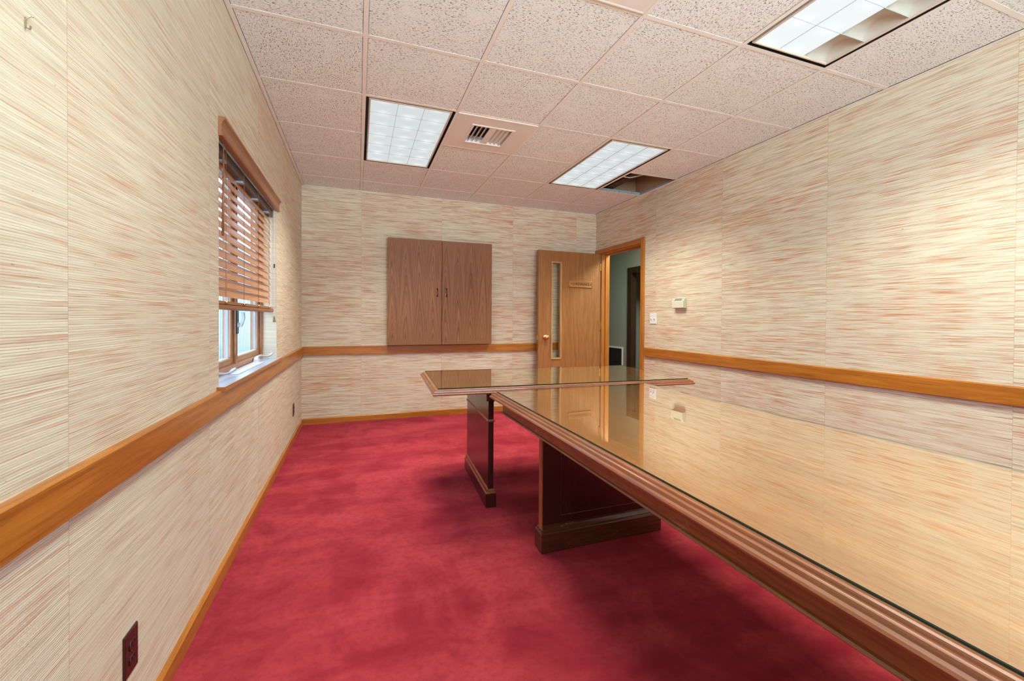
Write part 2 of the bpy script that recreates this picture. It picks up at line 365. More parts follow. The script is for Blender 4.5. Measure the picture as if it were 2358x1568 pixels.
# ------------------------------------------------------------------ room shell
# window opening and door opening
WY0, WY1, WZ0, WZ1 = 2.19, 3.60, .842, 2.022
DY0, DY1, DZ1 = 4.085, 4.955, 2.035
WT = .15
b = MB(); xo = XL-.165
b.box(xo, YB, 0, XL, WY0, CZ+.45); b.box(xo, WY1, 0, XL, D+.15, CZ+.45); b.box(xo, WY0, 0, XL, WY1, WZ0); b.box(xo, WY0, WZ1, XL, WY1, CZ+.45)
wl = struct(make('wall_left', b, 'wp_side'))
b = MB(); b.box(XL, D, 0, XR, D+.15, CZ+.45); struct(make('wall_back', b, 'wp_back'))
b = MB(); b.box(XL, YB-.15, 0, BW[0], YB, CZ+.45); b.box(BW[1], YB-.15, 0, XR+.12, YB, CZ+.45); b.box(BW[0], YB-.15, 0, BW[1], YB, BW[2]); b.box(BW[0], YB-.15, BW[3], BW[1], YB, CZ+.45)
struct(make('wall_front', b, 'wp_back'))
w2 = struct(empty('fill_window', ((BW[0]+BW[1])/2, YB, BW[2])))  # added out of view to let more daylight into the room
m = MB(); m.ring(BW[0], BW[1], BW[2], BW[3], [(0, YB-.04), (.05, YB-.04), (.05, YB-.10), (0, YB-.10)], 'y'); m.box((BW[0]+BW[1])/2-.03, YB-.10, BW[2]+.05, (BW[0]+BW[1])/2+.03, YB-.04, BW[3]-.05); make('window_frame', m, 'valance', w2)
m = MB(); m.box(BW[0]+.05, YB-.072, BW[2]+.05, BW[1]-.05, YB-.068, BW[3]-.05); make('window_pane', m, 'pane', w2)
b = MB(); xo = XR+.12
b.box(XR, YB, 0, xo, DY0, CZ); b.box(XR, DY1, 0, xo, D+.15, CZ); b.box(XR, DY0, DZ1, xo, DY1, CZ)
struct(make('wall_right', b, 'wp_right'))
b = MB(); b.box(XR+.001, YB, CZ, xo, D+.15, CZ+.45); struct(make('wall_plenum', b, 'gyp'))
# carpet floor: a gently rippled grid near the far table
b = MB()
nx, ny = 150, 260; x0, x1, y0, y1 = XL, XR+.12, YB, D
V = []
def ripple(x, y):
    h = 0
    for cx, cy, ang, L, w, a in [(1.05, 3.02, -.55, .26, .024, .012), (1.28, 2.95, .12, .34, .025, .011), (1.10, 2.85, .05, .30, .03, .008), (-.05, 2.05, .10, .5, .03, .004)]:
        dx, dy = x-cx, y-cy; u = dx*math.cos(ang)+dy*math.sin(ang); v = -dx*math.sin(ang)+dy*math.cos(ang)+.05*math.sin(u*7)
        h += a*math.exp(-(u/L)**4-(v/w)**2)
    return h
for j in range(ny+1):
    V.append([b.b.verts.new((x0+(x1-x0)*i/nx, y0+(y1-y0)*j/ny, ripple(x0+(x1-x0)*i/nx, y0+(y1-y0)*j/ny))) for i in range(nx+1)])
for j in range(ny):
    for i in range(nx): b.face([V[j][i], V[j][i+1], V[j+1][i+1], V[j+1][i]])
fl = make('floor', b, 'carpet', smooth=True); struct(fl)
bm = bmesh.new(); bm.free()
if fl.data.polygons[0].normal.z < 0: fl.data.flip_normals()

# ceiling: every tile its own panel with its own turn of the fissured pattern
HOLE = (4, 2)
FIX = set()
for c, r in LIGHTS: FIX |= {(c, r), (c, r+1)}
VENTS = [(1, 1), (1, -2)]
b = MB(); uvl = b.b.loops.layers.uv.new('UVMap'); rnd = random.Random(7)
def tile(xa, xb, ya, yb):
    z0, z1 = CZ+.004, CZ+.02
    nf = len(b.b.faces); b.box(xa, ya, z0, xb, yb, z1); b.b.faces.ensure_lookup_table()
    ou, ov, ro = rnd.uniform(0, 50), rnd.uniform(0, 50), rnd.random() < .5
    for f in b.b.faces[nf:]:
        for l in f.loops:
            a, c = l.vert.co.x-xa, l.vert.co.y-ya
            if ro: a, c = c, a
            l[uvl].uv = (a+ou, c+ov)
cols = [(XL+.012, X0-.0)]+[(X0+i*P, min(X0+(i+1)*P, XR-.012)) for i in range(5)]
rows = [(Y0+j*P, Y0+(j+1)*P, j) for j in range(-7, 5)]
for ci, (xa, xb) in enumerate(cols):
    for ya, yb, j in rows:
        ya, yb = max(ya, YB), min(yb, D)
        if yb-ya < .02: continue
        key = (ci-1, j)
        if key in FIX or key in VENTS or key == HOLE: continue
        g = .004; tile(xa+.0138, xb-.0138, ya+g, yb-g)
ce = make('ceiling', b, 'tile', bevel=0); struct(ce)
# suspended grid: main runners, cross tees, wall angle
def grid_part(name, mb, mat='tbar'): return make(name, mb, mat, ce)
for i in range(5):
    x = X0+i*P; m = MB(); m.box(x-.012, YB, CZ+.0016, x+.012, D, CZ+.003); m.box(x-.001, YB, CZ+.003, x+.001, D, CZ+.036); grid_part('main_runner', m)
m = MB()
for ci, (xa, xb) in enumerate(cols):
    for ya, yb, j in rows:
        if ya <= YB or (ci-1, j) in FIX and (ci-1, j-1) in FIX: continue
        m.box(xa+(.012 if ci else 0), ya-.012, CZ+.0024, xb-.012, ya+.012, CZ+.0036); m.box(xa+.012, ya-.001, CZ+.0036, xb-.012, ya+.001, CZ+.034)
grid_part('cross_tee', m)
m = MB()
m.box(XL, YB, CZ-.001, XL+.024, D, CZ+.002); m.box(XL, YB, CZ-.001, XL+.002, D, CZ+.02)
m.box(XR-.020, YB, CZ-.001, XR, D, CZ+.002); m.box(XL, D-.008, CZ-.001, XR, D, CZ+.002); m.box(XL, YB, CZ-.001, XR, YB+.022, CZ+.002)
grid_part('wall_angle', m)
# plenum over the tiles
b = MB(); b.box(XL-.2, YB-.15, CZ+.45, XR+.12, D+.15, CZ+.50); struct(make('ceiling_deck', b, 'joist'))
hx0, hx1, hy0, hy1 = X0+4*P, XR, Y0+2*P, Y0+3*P
b = MB(); b.box(hx0+.13, hy0-.9, CZ+.050, hx0+.225, D, CZ+.30); struct(make('trim_joist', b, 'joist'))
b = MB(); b.box(hx0+.24, hy1+.10, CZ+.05, XR, hy1+.12, CZ+.45); struct(make('trim_board', b, 'gyp'))
m = MB(); m.box(hx0+.012, hy1-.002, CZ+.0036, hx1-.01, hy1+.0, CZ+.036)
cr = make('exposed_runner', m, 'tbar_steel', ce)
m = MB()
for i in range(9): m.box(hx0+.05+i*.058, hy1-.003, CZ+.020, hx0+.054+i*.058, hy1-.0021, CZ+.024)
for i in range(3): m.box(hx0+.12+i*.165, hy1-.003, CZ+.006, hx0+.1215+i*.165, hy1-.0021, CZ+.032)
make('punched_hole', m, 'pinhole', cr)
m = MB(); m.box(XR-.003, hy0, CZ+.002, XR-.001, hy1, CZ+.03); make('exposed_angle', m, 'tbar_steel', ce)
m = MB(); m.tube([(hx0-.02, hy0+.13, CZ+.044), (hx0+.05, hy0+.18, CZ+.024), (hx0+.12, hy0+.17, CZ+.020), (hx0+.19, hy0+.11, CZ+.028), (hx0+.25, hy0+.03, CZ+.040), (hx0+.30, hy0-.06, CZ+.044)], .005)
tag(make('electrical_cable', m, 'wire', smooth=True), 'pale cable sagging inside the open ceiling hole beside the far right light', 'cable')
m = MB(); cx_, cy_ = hx0+.30, hy0+.03
m.tube([(cx_, cy_, CZ+.30), (cx_, cy_, CZ+.09), (cx_+.004, cy_+.01, CZ+.055), (cx_+.018, cy_+.02, CZ+.045), (cx_+.024, cy_+.012, CZ+.065), (cx_+.016, cy_, CZ+.09), (cx_+.003, cy_, CZ+.10)], .0016, 6)
tag(make('hanger_wire', m, 'steelw', smooth=True), 'thin looped hanger wire dangling in the open ceiling hole', 'wire')

# chair rails, baseboards
RZ0, RZ1, RT = .750, .845, .020
def rail_prof(x, s, t=RT): return [(x, RZ0), (x+s*t, RZ0), (x+s*t, RZ1-.006), (x+s*(t-.006), RZ1), (x, RZ1)]
b = MB(); b.prism(rail_prof(XL, 1), 1, YB, D-RT); struct(make('trim_1', b, 'oak_y', bevel=.001))
b = MB(); b.prism([(D, RZ0), (D-RT, RZ0), (D-RT, RZ1-.006), (D-RT+.006, RZ1), (D, RZ1)], 0, XL, XR-.02); struct(make('trim_2', b, 'oak_x', bevel=.001))
b = MB(); b.prism(rail_prof(XR, -1), 1, YB, DY0-.072); struct(make('trim_3', b, 'oak_y', bevel=.001))
b = MB(); b.prism([(XL, 0), (XL+.015, 0), (XL+.015, .058), (XL+.008, .066), (XL, .066)], 1, YB, D); struct(make('baseboard_left', b, 'oak_y'))
b = MB(); b.prism([(D, 0), (D-.015, 0), (D-.015, .058), (D-.008, .066), (D, .066)], 0, XL+.015, XR); struct(make('baseboard_back', b, 'oak_x'))
b = MB(); b.prism([(XR, 0), (XR-.015, 0), (XR-.015, .058), (XR-.008, .066), (XR, .066)], 1, YB, DY0-.075); struct(make('baseboard_right', b, 'oak_y'))

# ------------------------------------------------------------------ window
win = struct(empty('window_1', (XL, (WY0+WY1)/2, WZ0)))
fx = XL-.090                                   # room face of the outer frame
m = MB(); e = .0015
for a in ((fx-.03, WY0, WZ0, XL-.0005, WY0+e, WZ1), (fx-.03, WY1-e, WZ0, XL-.0005, WY1, WZ1), (fx-.03, WY0, WZ1-e, XL-.0005, WY1, WZ1)): m.box(*a)
make('reveal_lining', m, 'wp_reveal', win)
SZ = WZ0+.018
m = MB()
for a in ((XL-.166, WY0, WZ0, fx-.075, WY0+.004, WZ1), (XL-.166, WY1-.004, WZ0, fx-.075, WY1, WZ1), (XL-.166, WY0, WZ1-.004, fx-.075, WY1, WZ1)): m.box(*a)
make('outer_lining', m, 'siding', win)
m = MB(); m.rects([(fx-.01, XL+.030, WY0-.03, WY1+.04, WZ0), (fx-.01, XL+.030, WY0-.03, WY1+.04, SZ-.001)]); m.b.free(); m = MB()
m.box(fx-.06, WY0, WZ0, XL+.0294, WY1, SZ); 
sl = make('window_sill', m, 'sill', win)
for ya, yb in ((WY0-.03, WY0), (WY1, WY1+.04)): m = MB(); m.box(XL, ya, WZ0, XL+.0294, yb, SZ); make('sill_ear', m, 'sill', win)
m = MB(); m.box(XL+.0295, WY0-.03, WZ0-.002, XL+.033, WY1+.04, SZ); m.box(XL+.0005, WY0-.034, WZ0-.002, XL+.033, WY0-.03, SZ); m.box(XL+.0005, WY1+.04, WZ0-.002, XL+.033, WY1+.044, SZ)
make('sill_edge', m, 'oak_y', win, bevel=.0008)
m = MB(); m.ring(WY0, WY1, SZ, WZ1, [(0, fx), (.026, fx), (.032, fx-.006), (.032, fx-.075), (0, fx-.075)], 'x'); make('outer_frame', m, 'valance', win)
mid = (WY0+WY1)/2+.0
m = MB(); m.box(fx-.07, mid-.018, SZ+.03, fx-.004, mid+.018, WZ1-.03); make('mullion', m, 'valance', win, bevel=.002)
for s, (a, c) in enumerate(((WY0+.033, mid-.019), (mid+.019, WY1-.033))):
    m = MB(); m.ring(a, c, SZ+.030, WZ1-.033, [(0, fx-.018), (.032, fx-.018), (.036, fx-.024), (.036, fx-.056), (0, fx-.056)], 'x')
    sa = make('sash', m, 'sash_wood', win)
    m = MB(); m.ring(a+.036, c-.036, SZ+.066, WZ1-.069, [(0, fx-.030), (.004, fx-.034), (.004, fx-.05), (0, fx-.05)], 'x'); make('glazing_bead', m, 'reveal', sa)
    m = MB(); m.box(fx-.042, a+.036, SZ+.066, fx-.038, c-.036, WZ1-.069); make('window_pane', m, 'pane', sa)
m = MB(); m.lathe((fx-.006, mid+.0, 1.115), (1, 0, 0), [(0, .017), (.012, .016), (.018, .010)]); 
m.loft([[(fx+.006+.016*math.sin(t*2.2), mid-.009+.004*t, 1.105+t*.085), (fx+.006+.016*math.sin(t*2.2), mid+.011-.003*t, 1.105+t*.085), (fx+.022+.016*math.sin(t*2.2), mid+.011-.003*t, 1.105+t*.085), (fx+.022+.016*math.sin(t*2.2), mid-.009+.004*t, 1.105+t*.085)] for t in (0, .3, .6, 1)])
make('sash_lock', m, 'window_white', win, bevel=.003)
m = MB(); m.ring(mid-.022, mid+.020, 1.065, 1.215, [(0, fx-.003), (.004, fx-.003), (.004, fx+.001), (0, fx+.001)], 'x'); make('lock_gasket', m, 'black', win)
for yc, hd in ((3.31, 1), (2.30, 1)):
    m = MB(); m.loft([[(fx+.002, yc-.045, SZ), (fx+.036, yc-.040, SZ), (fx+.036, yc+.040, SZ), (fx+.002, yc+.045, SZ)], [(fx+.004, yc-.035, SZ+.016), (fx+.030, yc-.030, SZ+.018), (fx+.030, yc+.030, SZ+.018), (fx+.004, yc+.035, SZ+.016)], [(fx+.006, yc-.018, SZ+.032), (fx+.024, yc-.014, SZ+.034), (fx+.024, yc+.014, SZ+.034), (fx+.006, yc+.018, SZ+.032)]])
    ck = make('crank_operator', m, 'window_white', win, bevel=.003)
    m = MB(); m.tube([(fx+.014, yc, SZ+.030), (fx+.030, yc+.07, SZ+.036), (fx+.048, yc+.14, SZ+.024), (fx+.056, yc+.19, SZ+.022)], [.008, .006, .005, .005], 8)
    m.lathe((fx+.056, yc+.19, SZ+.022), (.10, .25, .1), [(0, .007), (.03, .009), (.05, .006)], 10); make('crank_handle', m, 'window_white', ck, smooth=True)
m = MB(); m.ring(fx+.006, fx+.072, 2.60, 3.26, [(0, SZ), (0, SZ+.004), (.012, SZ+.004), (.012, SZ)]); m.box(fx+.018, 2.612, SZ, fx+.060, 3.248, SZ+.0015)
tag(make('vent_strip', m, 'window_white', bevel=.001), 'flat white plastic strip lying on the window sill', 'strip')

# ------------------------------------------------------------------ window blind
bl = tag(empty('window_blind', (XL-.04, (WY0+WY1)/2, 1.20)), 'brown wooden slatted blind half lowered in the left wall window', 'blind')
by0, by1 = WY0+.012, WY1-.022; bx = XL-.044
vp = [(XL-.012, 1.950), (XL+.016, 1.950), (XL+.019, 1.954), (XL+.014, 1.966), (XL+.013, 2.000), (XL+.019, 2.014), (XL+.026, 2.022), (XL+.026, 2.032), (XL-.012, 2.032)]
m = MB(); m.prism([(x, z) for x, z in vp], 1, WY0-.012, WY1+.022); make('valance', m, 'valance', bl)
m = MB(); m.box(bx-.03, by0, 1.900, bx+.022, by1, 1.952); make('headrail', m, 'headrail', bl, bevel=.002)
pit = .0455; n = 17; zt = 1.876
m = MB(); ta = math.radians(67)
for i in range(n):
    z = zt-i*pit
    if z < 1.262: break
    t2 = ta+rnd.uniform(-.02, .02)
    dx, dz = .0255*math.cos(t2), .0255*math.sin(t2); th = .0014
    nx_, nz_ = math.sin(t2)*th, math.cos(t2)*th
    c = [(bx+dx-nx_, z-dz-nz_), (bx+dx+nx_, z-dz+nz_), (bx+nx_*1.4, z+nz_*1.4+.0008), (bx-dx+nx_, z+dz+nz_), (bx-dx-nx_, z+dz-nz_)]
    m.prism(c, 1, by0, by1)
make('slats', m, 'slat', bl)
m = MB()
for i in range(3): m.box(bx-.026, by0, 1.2245+i*.0052, bx+.026, by1, 1.2278+i*.0052)
make('stacked_slats', m, 'slat', bl)
m = MB(); m.prism([(bx-.026, 1.204), (bx-.022, 1.198), (bx+.022, 1.198), (bx+.027, 1.204), (bx+.027, 1.218), (bx+.022, 1.222), (bx-.022, 1.222), (bx-.026, 1.218)], 1, by0, by1); make('bottom_rail', m, 'valance', bl)
for yy in (2.36, 2.70, 3.06, 3.40):
    m = MB()
    for dx in (-.026, .0275): m.tube([(bx+dx, yy, 1.955), (bx+dx, yy, 1.225)], .0008, 5)
    for dy in (.010,): m.tube([(bx+.0285, yy+dy, 1.955), (bx+.0285, yy+dy, 1.24)], .0006, 5)
    make('ladder_cord', m, 'cord', bl)
    m = MB(); m.lathe((bx+.027, yy, 1.232), (1, 0, 0), [(0, .007), (.006, .009), (.010, .006)], 12); make('cord_button', m, 'brass', bl, smooth=True)
    m = MB(); m.box(bx-.028, yy-.018, 1.888, bx+.026, yy+.018, 1.900); make('headrail_bracket', m, 'tbar_steel', bl, bevel=.002)
m = MB(); m.tube([(bx+.040, 2.275, 1.945), (bx+.040, 2.275, 1.90)], .002, 6); m.tube([(bx+.040, 2.275, 1.905), (bx+.041, 2.262, 1.53)], [.0045, .0055], 8); make('tilt_wand', m, 'valance', bl, smooth=True)
m = MB(); yy = by1-.012
m.tube([(bx+.034, yy, 1.955), (bx+.034, yy, 1.165)], .001, 5); m.tube([(bx+.034, yy-.008, 1.955), (bx+.034, yy, 1.165)], .001, 5); lc = make('lift_cord', m, 'white', bl)
m = MB(); m.lathe((bx+.034, yy, 1.170), (0, 0, -1), [(0, .003), (.01, .005), (.03, .007), (.04, .010), (.044, .008)], 12); make('tassel', m, 'valance', lc, smooth=True)
m = MB(); m.box(bx+.030, yy-.006, 1.525, bx+.038, yy+.006, 1.555); make('cord_stop', m, 'brown_plastic', lc, bevel=.002)

# ------------------------------------------------------------------ outside
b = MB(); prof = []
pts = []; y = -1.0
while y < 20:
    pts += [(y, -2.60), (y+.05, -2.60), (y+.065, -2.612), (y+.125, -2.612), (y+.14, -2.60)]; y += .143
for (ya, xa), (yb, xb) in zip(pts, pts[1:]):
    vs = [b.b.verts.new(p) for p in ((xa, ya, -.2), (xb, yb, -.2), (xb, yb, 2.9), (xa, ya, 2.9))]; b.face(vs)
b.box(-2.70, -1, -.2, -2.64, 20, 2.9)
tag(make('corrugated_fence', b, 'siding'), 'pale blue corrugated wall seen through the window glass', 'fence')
b = MB(); b.box(-6, -3, -.25, XL-.2, 22, -.2); struct(make('ground', b, 'ground'))

# ------------------------------------------------------------------ door into the corridor
dr = struct(empty('door_1', (XR, (DY0+DY1)/2, 0)))
jt = .018
m = MB(); m.box(XR-.001, DY0, 0, XR+.121, DY0+jt, DZ1); m.box(XR-.001, DY1-jt, 0, XR+.121, DY1, DZ1); m.box(XR-.001, DY0, DZ1-jt, XR+.121, DY1, DZ1)
m.box(XR+.055, DY0+jt, 0, XR+.095, DY0+jt+.012, DZ1-jt); m.box(XR+.055, DY1-jt-.012, 0, XR+.095, DY1-jt, DZ1-jt); m.box(XR+.055, DY0+jt, DZ1-jt-.012, XR+.095, DY1-jt, DZ1-jt)
make('door_jamb', m, 'oak_z', dr, bevel=.0015)
cp = [(0, 0), (-.013, .0), (-.017, .008), (-.017, .050), (-.010, .062), (0, .064)]
for nm, side in (('near', 0), ('far', 1)):
    m = MB(); y = DY0+.006 if side == 0 else DY1+.045; sg = -1 if side == 0 else 1
    m.prism([(XR+dx, y+sg*dy) for dx, dy in cp], 2, 0, DZ1+.062 if side == 0 else DZ1-.004); make('door_casing', m, 'oak_z', dr)
m = MB(); m.prism([(XR+dx, DZ1-.004+dy) for dx, dy in cp], 1, DY0+.006, D-.003); make('door_casing', m, 'oak_y', dr)
# leaf swung open in front of the back wall; local +x runs from hinge to free edge, local +y faces the room
hp = Vector((XR-.012, DY1-.006)); fe = Vector((2.124, 4.912)); Ld = (fe-hp).length; ang = math.atan2(fe.y-hp.y, fe.x-hp.x)
T = .044; gx0, gx1, gz0, gz1 = Ld-.329+.022, Ld-.176-.022, .667, 1.868
m = MB()
m.box(0, -T, .012, Ld, 0, gz0); m.box(0, -T, gz1, Ld, 0, 2.026); m.box(0, -T, gz0, gx0, 0, gz1); m.box(gx1, -T, gz0, Ld, 0, gz1)
leaf = make('door_leaf', m, 'door_oak', dr, local=True)
leaf.location = (hp.x-XR, hp.y-(DY0+DY1)/2, 0); leaf.rotation_euler = (0, 0, ang)
m = MB()
for yy, sg in ((0, 1), (-T, -1)):
    m.ring(gx0-.022, gx1+.022, gz0-.024, gz1+.024, [(0, yy), (.003, yy+sg*.008), (.018, yy+sg*.008), (.024, yy-sg*.004), (.024, yy-sg*.012), (0, yy-sg*.0)], 'y')
make('glazing_bead', m, 'lite_oak', leaf, local=True)
m = MB(); m.box(gx0, -T/2-.003, gz0, gx1, -T/2+.003, gz1); make('door_glass', m, 'lite', leaf, local=True)
m = MB()
for sg, y0_ in ((1, 0), (-1, -T)):
    m.lathe((Ld-.098, y0_, .926), (0, sg, 0), [(0, .033), (.004, .033), (.008, .027), (.011, .013), (.030, .011), (.036, .018), (.045, .026), (.055, .028), (.063, .024), (.067, .012), (.068, 0)], 24)
make('door_knob', m, 'brass', leaf, local=True, smooth=True)
m = MB(); m.box(Ld, -T*.5-.012, .895, Ld+.0012, -T*.5+.012, .955); make('latch_plate', m, 'brass', leaf, local=True)
m = MB()
for z in (.20, 1.02, 1.80): m.lathe((.0, .004, z), (0, 0, 1), [(0, .006), (.10, .006)], 10); m.box(0, -.001, z, .02, .0012, z+.1)
make('hinge', m, 'brass', leaf, local=True)

# carved sign on the leaf
rv = lambda lx, ly: (hp.x+math.cos(ang)*lx-math.sin(ang)*ly, hp.y+math.sin(ang)*lx+math.cos(ang)*ly)
scx = (Vector((2.729, 4.935))-hp).length
sx_, sy_ = rv(scx, 0)
sg_ = tag(empty('door_sign', (sx_, sy_, 1.6135), ang), 'small carved wooden plaque reading CONFERENCE on the open door', 'sign')
m = MB(); m.ring(-.175, .175, -.0425, .0425, [(0, .0005), (0, .010), (.006, .016), (.010, .013), (.010, .0005)], 'y'); make('sign_border', m, 'sign_oak', sg_, local=True)
m = MB(); m.box(-.166, .0005, -.034, .166, .012, .034); make('sign_board', m, 'sign_oak', sg_, local=True)
def text_mesh(body, size, ex=.001):
    cu = bpy.data.curves.new('t', 'FONT'); cu.body = body; cu.size = size; cu.align_x = 'CENTER'; cu.align_y = 'CENTER'; cu.extrude = ex
    o = bpy.data.objects.new('t', cu); COL.objects.link(o); bpy.context.view_layer.update()
    me = bpy.data.meshes.new_from_object(o.evaluated_get(bpy.context.evaluated_depsgraph_get())); bpy.data.objects.remove(o); return me
me = text_mesh('CONFERENCE', .046)
wd = max(v.co.x for v in me.vertices)-min(v.co.x for v in me.vertices)
me.transform(Matrix.Diagonal((.255/wd, 1.0, 1, 1)))
me.transform(Matrix(((-1, 0, 0, 0), (0, 0, 1, .0128), (0, 1, 0, 0), (0, 0, 0, 1))))
me.materials.append(MT['bronze']); o = bpy.data.objects.new('sign_lettering', me); COL.objects.link(o); o.parent = sg_
for s in (-1, 1):
    m = MB()
    for q in (-1, 1): m.loft([[(s*.140, .0122, q*.001), (s*.152, .0122, q*.010), (s*.148, .0122, q*.001)], [(s*.140, .0135, q*.001), (s*.152, .0135, q*.010), (s*.148, .0135, q*.001)]])
    m.box(s*.139, .0122, -.0012, s*.154, .0135, .0012)
    make('sign_ornament', m, 'bronze', sg_, local=True)

# ------------------------------------------------------------------ corridor beyond the door
hX = 4.45
b = MB(); b.box(hX, 2.6, 0, hX+.1, 5.40, 2.6); b.box(hX, 6.26, 0, hX+.1, 10.5, 2.6); b.box(hX, 5.40, 2.0, hX+.1, 6.26, 2.6)
b.box(XR+.121, 2.6, 0, hX, 2.7, 2.6); b.box(XR+.0, 10.4, 0, hX, 10.5, 2.6); b.box(XR, D+.15, 0, XR+.12, 10.5, 2.6)
b.box(hX+.1, 5.0, 0, hX+1.2, 5.1, 2.6); b.box(hX+.1, 6.9, 0, hX+1.2, 7.0, 2.6); b.box(hX+1.2, 5.0, 0, hX+1.3, 7.0, 2.6)
struct(make('wall_corridor', b, 'hall'))
b = MB(); b.box(XR+.12, 2.6, 2.6, hX+1.3, 10.5, 2.65); struct(make('ceiling_corridor', b, 'hall'))
b = MB(); b.box(XR+.12, 2.6, -.03, hX+1.3, 10.5, 0); struct(make('floor_corridor', b, 'carpet'))
d2 = struct(empty('door_2', (hX, 5.83, 0)))
m = MB()
cz = 2.055
m.prism([(hX, 6.225), (hX-.018, 6.225), (hX-.018, 6.335), (hX, 6.335)], 2, 0, cz); m.prism([(hX, 5.33), (hX-.018, 5.33), (hX-.018, 5.44), (hX, 5.44)], 2, 0, cz); m.box(hX-.018, 5.44, cz-.10, hX, 6.225, cz)
make('door_casing', m, 'dark_frame', d2)
m = MB(); m.box(hX, 6.24, 0, hX+.1, 6.26, 2.0); m.box(hX, 5.40, 0, hX+.1, 5.42, 2.0); m.box(hX, 5.42, 1.98, hX+.1, 6.24, 2.0); make('door_jamb', m, 'dark_frame', d2)
gr = tag(empty('return_air_grille', (hX, 6.87, .16)), 'dark air grille with pale frame low on the corridor wall', 'grille')
m = MB(); m.ring(6.475, 7.27, .16, .66, [(0, hX), (0, hX-.008), (.03, hX-.012), (.03, hX)], 'x'); make('grille_frame', m, 'white', gr)
m = MB(); m.box(hX-.001, 6.505, .19, hX-.006, 7.24, .63); make('grille_screen', m, 'grille', gr)

# ------------------------------------------------------------------ wall cabinet
CX0, CX1, CZ0, CZ1, CF = .315, 1.535, .851, 2.067, 4.990
cb = tag(empty('wall_cabinet', ((CX0+CX1)/2, D, CZ0)), 'square two door walnut laminate cabinet hung on the far wall', 'cabinet')
m = MB(); m.box(CX0+.002, CF+.022, CZ0+.002, CX1-.002, D-.001, CZ1-.002); make('cabinet_body', m, 'walnut', cb)
md_ = (CX0+CX1)/2
for s, (a, c) in enumerate(((CX0, md_-.003), (md_+.003, CX1))):
    m = MB(); m.box(a, CF, CZ0, c, CF+.020, CZ1); dd = make('cabinet_door', m, 'walnut', cb, bevel=.0008)
    hx = .871 if s == 0 else .979
    m = MB(); m.tube([(hx, CF, 1.417), (hx, CF-.022, 1.420), (hx, CF-.027, 1.432), (hx, CF-.027, 1.488), (hx, CF-.022, 1.500), (hx, CF, 1.503)], .0055, 8)
    m.lathe((hx, CF, 1.416), (0, -1, 0), [(0, .009), (.003, .008)], 12); m.lathe((hx, CF, 1.504), (0, -1, 0), [(0, .009), (.003, .008)], 12)
    make('handle', m, 'bronze', dd, smooth=True)
    m = MB(); xx = CX0-.0012 if s == 0 else CX1+.0012
    for i in range(30):
        z = CZ0+.01+i*.04; m.lathe((xx, CF+.021, z), (0, 0, 1), [(0, .0035), (.036, .0035)], 8)
    make('piano_hinge', m, 'brass', dd)

# ------------------------------------------------------------------ tables
def sheet(name, x0, x1, y0, y1, z0, z1, label, loc=None, rz=0):
    """glass sheet with ground edge; local coordinates"""
    e = .0015
    rows = [(x0+e, x1-e, y0+e, y1-e, z0), (x0, x1, y0, y1, z0+e), (x0, x1, y0, y1, z1-e), (x0+e, x1-e, y0+e, y1-e, z1)]
    m = MB(); m.rects(rows); o = make(name, m, ['gt', 'gb', 'ge'], None)
    for p in o.data.polygons: p.material_index = 0 if p.normal.z > .95 else 1 if p.normal.z < -.95 else 2
    return tag(o, label, 'glass top', 'glass table tops')
def top_profile(m, x0, x1, y0, y1, zt=.7538, g=.0):
    """glass footprint x0..x1, y0..y1; stepped ogee edge outside it"""
    st = [(-.012, -.034), (-.006, -.034), (.024, -.034), (.031, -.031), (.033, -.026), (.031, -.021), (.025, -.018), (.0245, -.013), (.0235, -.0088), (.012, -.0080), (.0115, -.0040), (.0105, -.0012), (.002, 0)]
    m.rects([(x0-a, x1+a, y0-a, y1+a, zt+h) for a, h in st]); return m
# near table -----------------------------------------------------------
nx0, nx1, ny1 = .722, 1.702, 2.243; ny0 = ny1-3.00  # unseen near end lengthened to shade the floor under the table
nt = tag(empty('conference_table', ((nx0+nx1)/2, (ny0+ny1)/2, 0)), 'long near mahogany table with deep apron along the right wall', 'table', 'two conference tables')
make('tabletop', top_profile(MB(), nx0, nx1, ny0, ny1), ['mould', 'top'], nt)
for p in nt.children[0].data.polygons:
    p.material_index = 1 if p.normal.z > .99 and abs(p.center.z-.7538) < .0005 else 0
i_ = .014; az0, az1 = .654, .720
m = MB(); x0, x1, y0, y1 = nx0+.012, nx1-.012, ny0+.05, ny1-.072
m.ring(x0, x1, y0, y1, [(0, az0+.010), (-.006, az0+.008), (-.009, az0+.003), (-.006, az0), (.010, az0-.002), (.022, az0), (.022, az1), (0, az1)], 'z')
make('apron', m, 'mah_y', nt)
def pedestal(m1, m2, m3, xa, xb, ya, yb, pt, top, along, hb=.098):
    """base block, cap moulding and slab panel. along = axis of the slab"""
    m1.rects([(xa+.003, xb-.003, ya+.003, yb-.003, .001), (xa, xb, ya, yb, .005), (xa, xb, ya, yb, hb-.003), (xa+.002, xb-.002, ya+.002, yb-.002, hb)])
    ins = ((yb-ya)-pt)/2 if along == 'x' else ((xb-xa)-pt)/2
    st = [(.001, 0), (.002, .003), (.006, .006), (.007, .011), (.45*ins, .018), (.62*ins, .026), (.95*ins, .031)]
    m2.rects([(xa+a, xb-a, ya+a, yb-a, hb+h) for a, h in st])
    j = ins*.6
    if along == 'x': m3.box(xa+j, ya+ins, hb+.005, xb-j, yb-ins, top)
    else: m3.box(xa+ins, ya+j, hb+.005, xb-ins, yb-j, top)
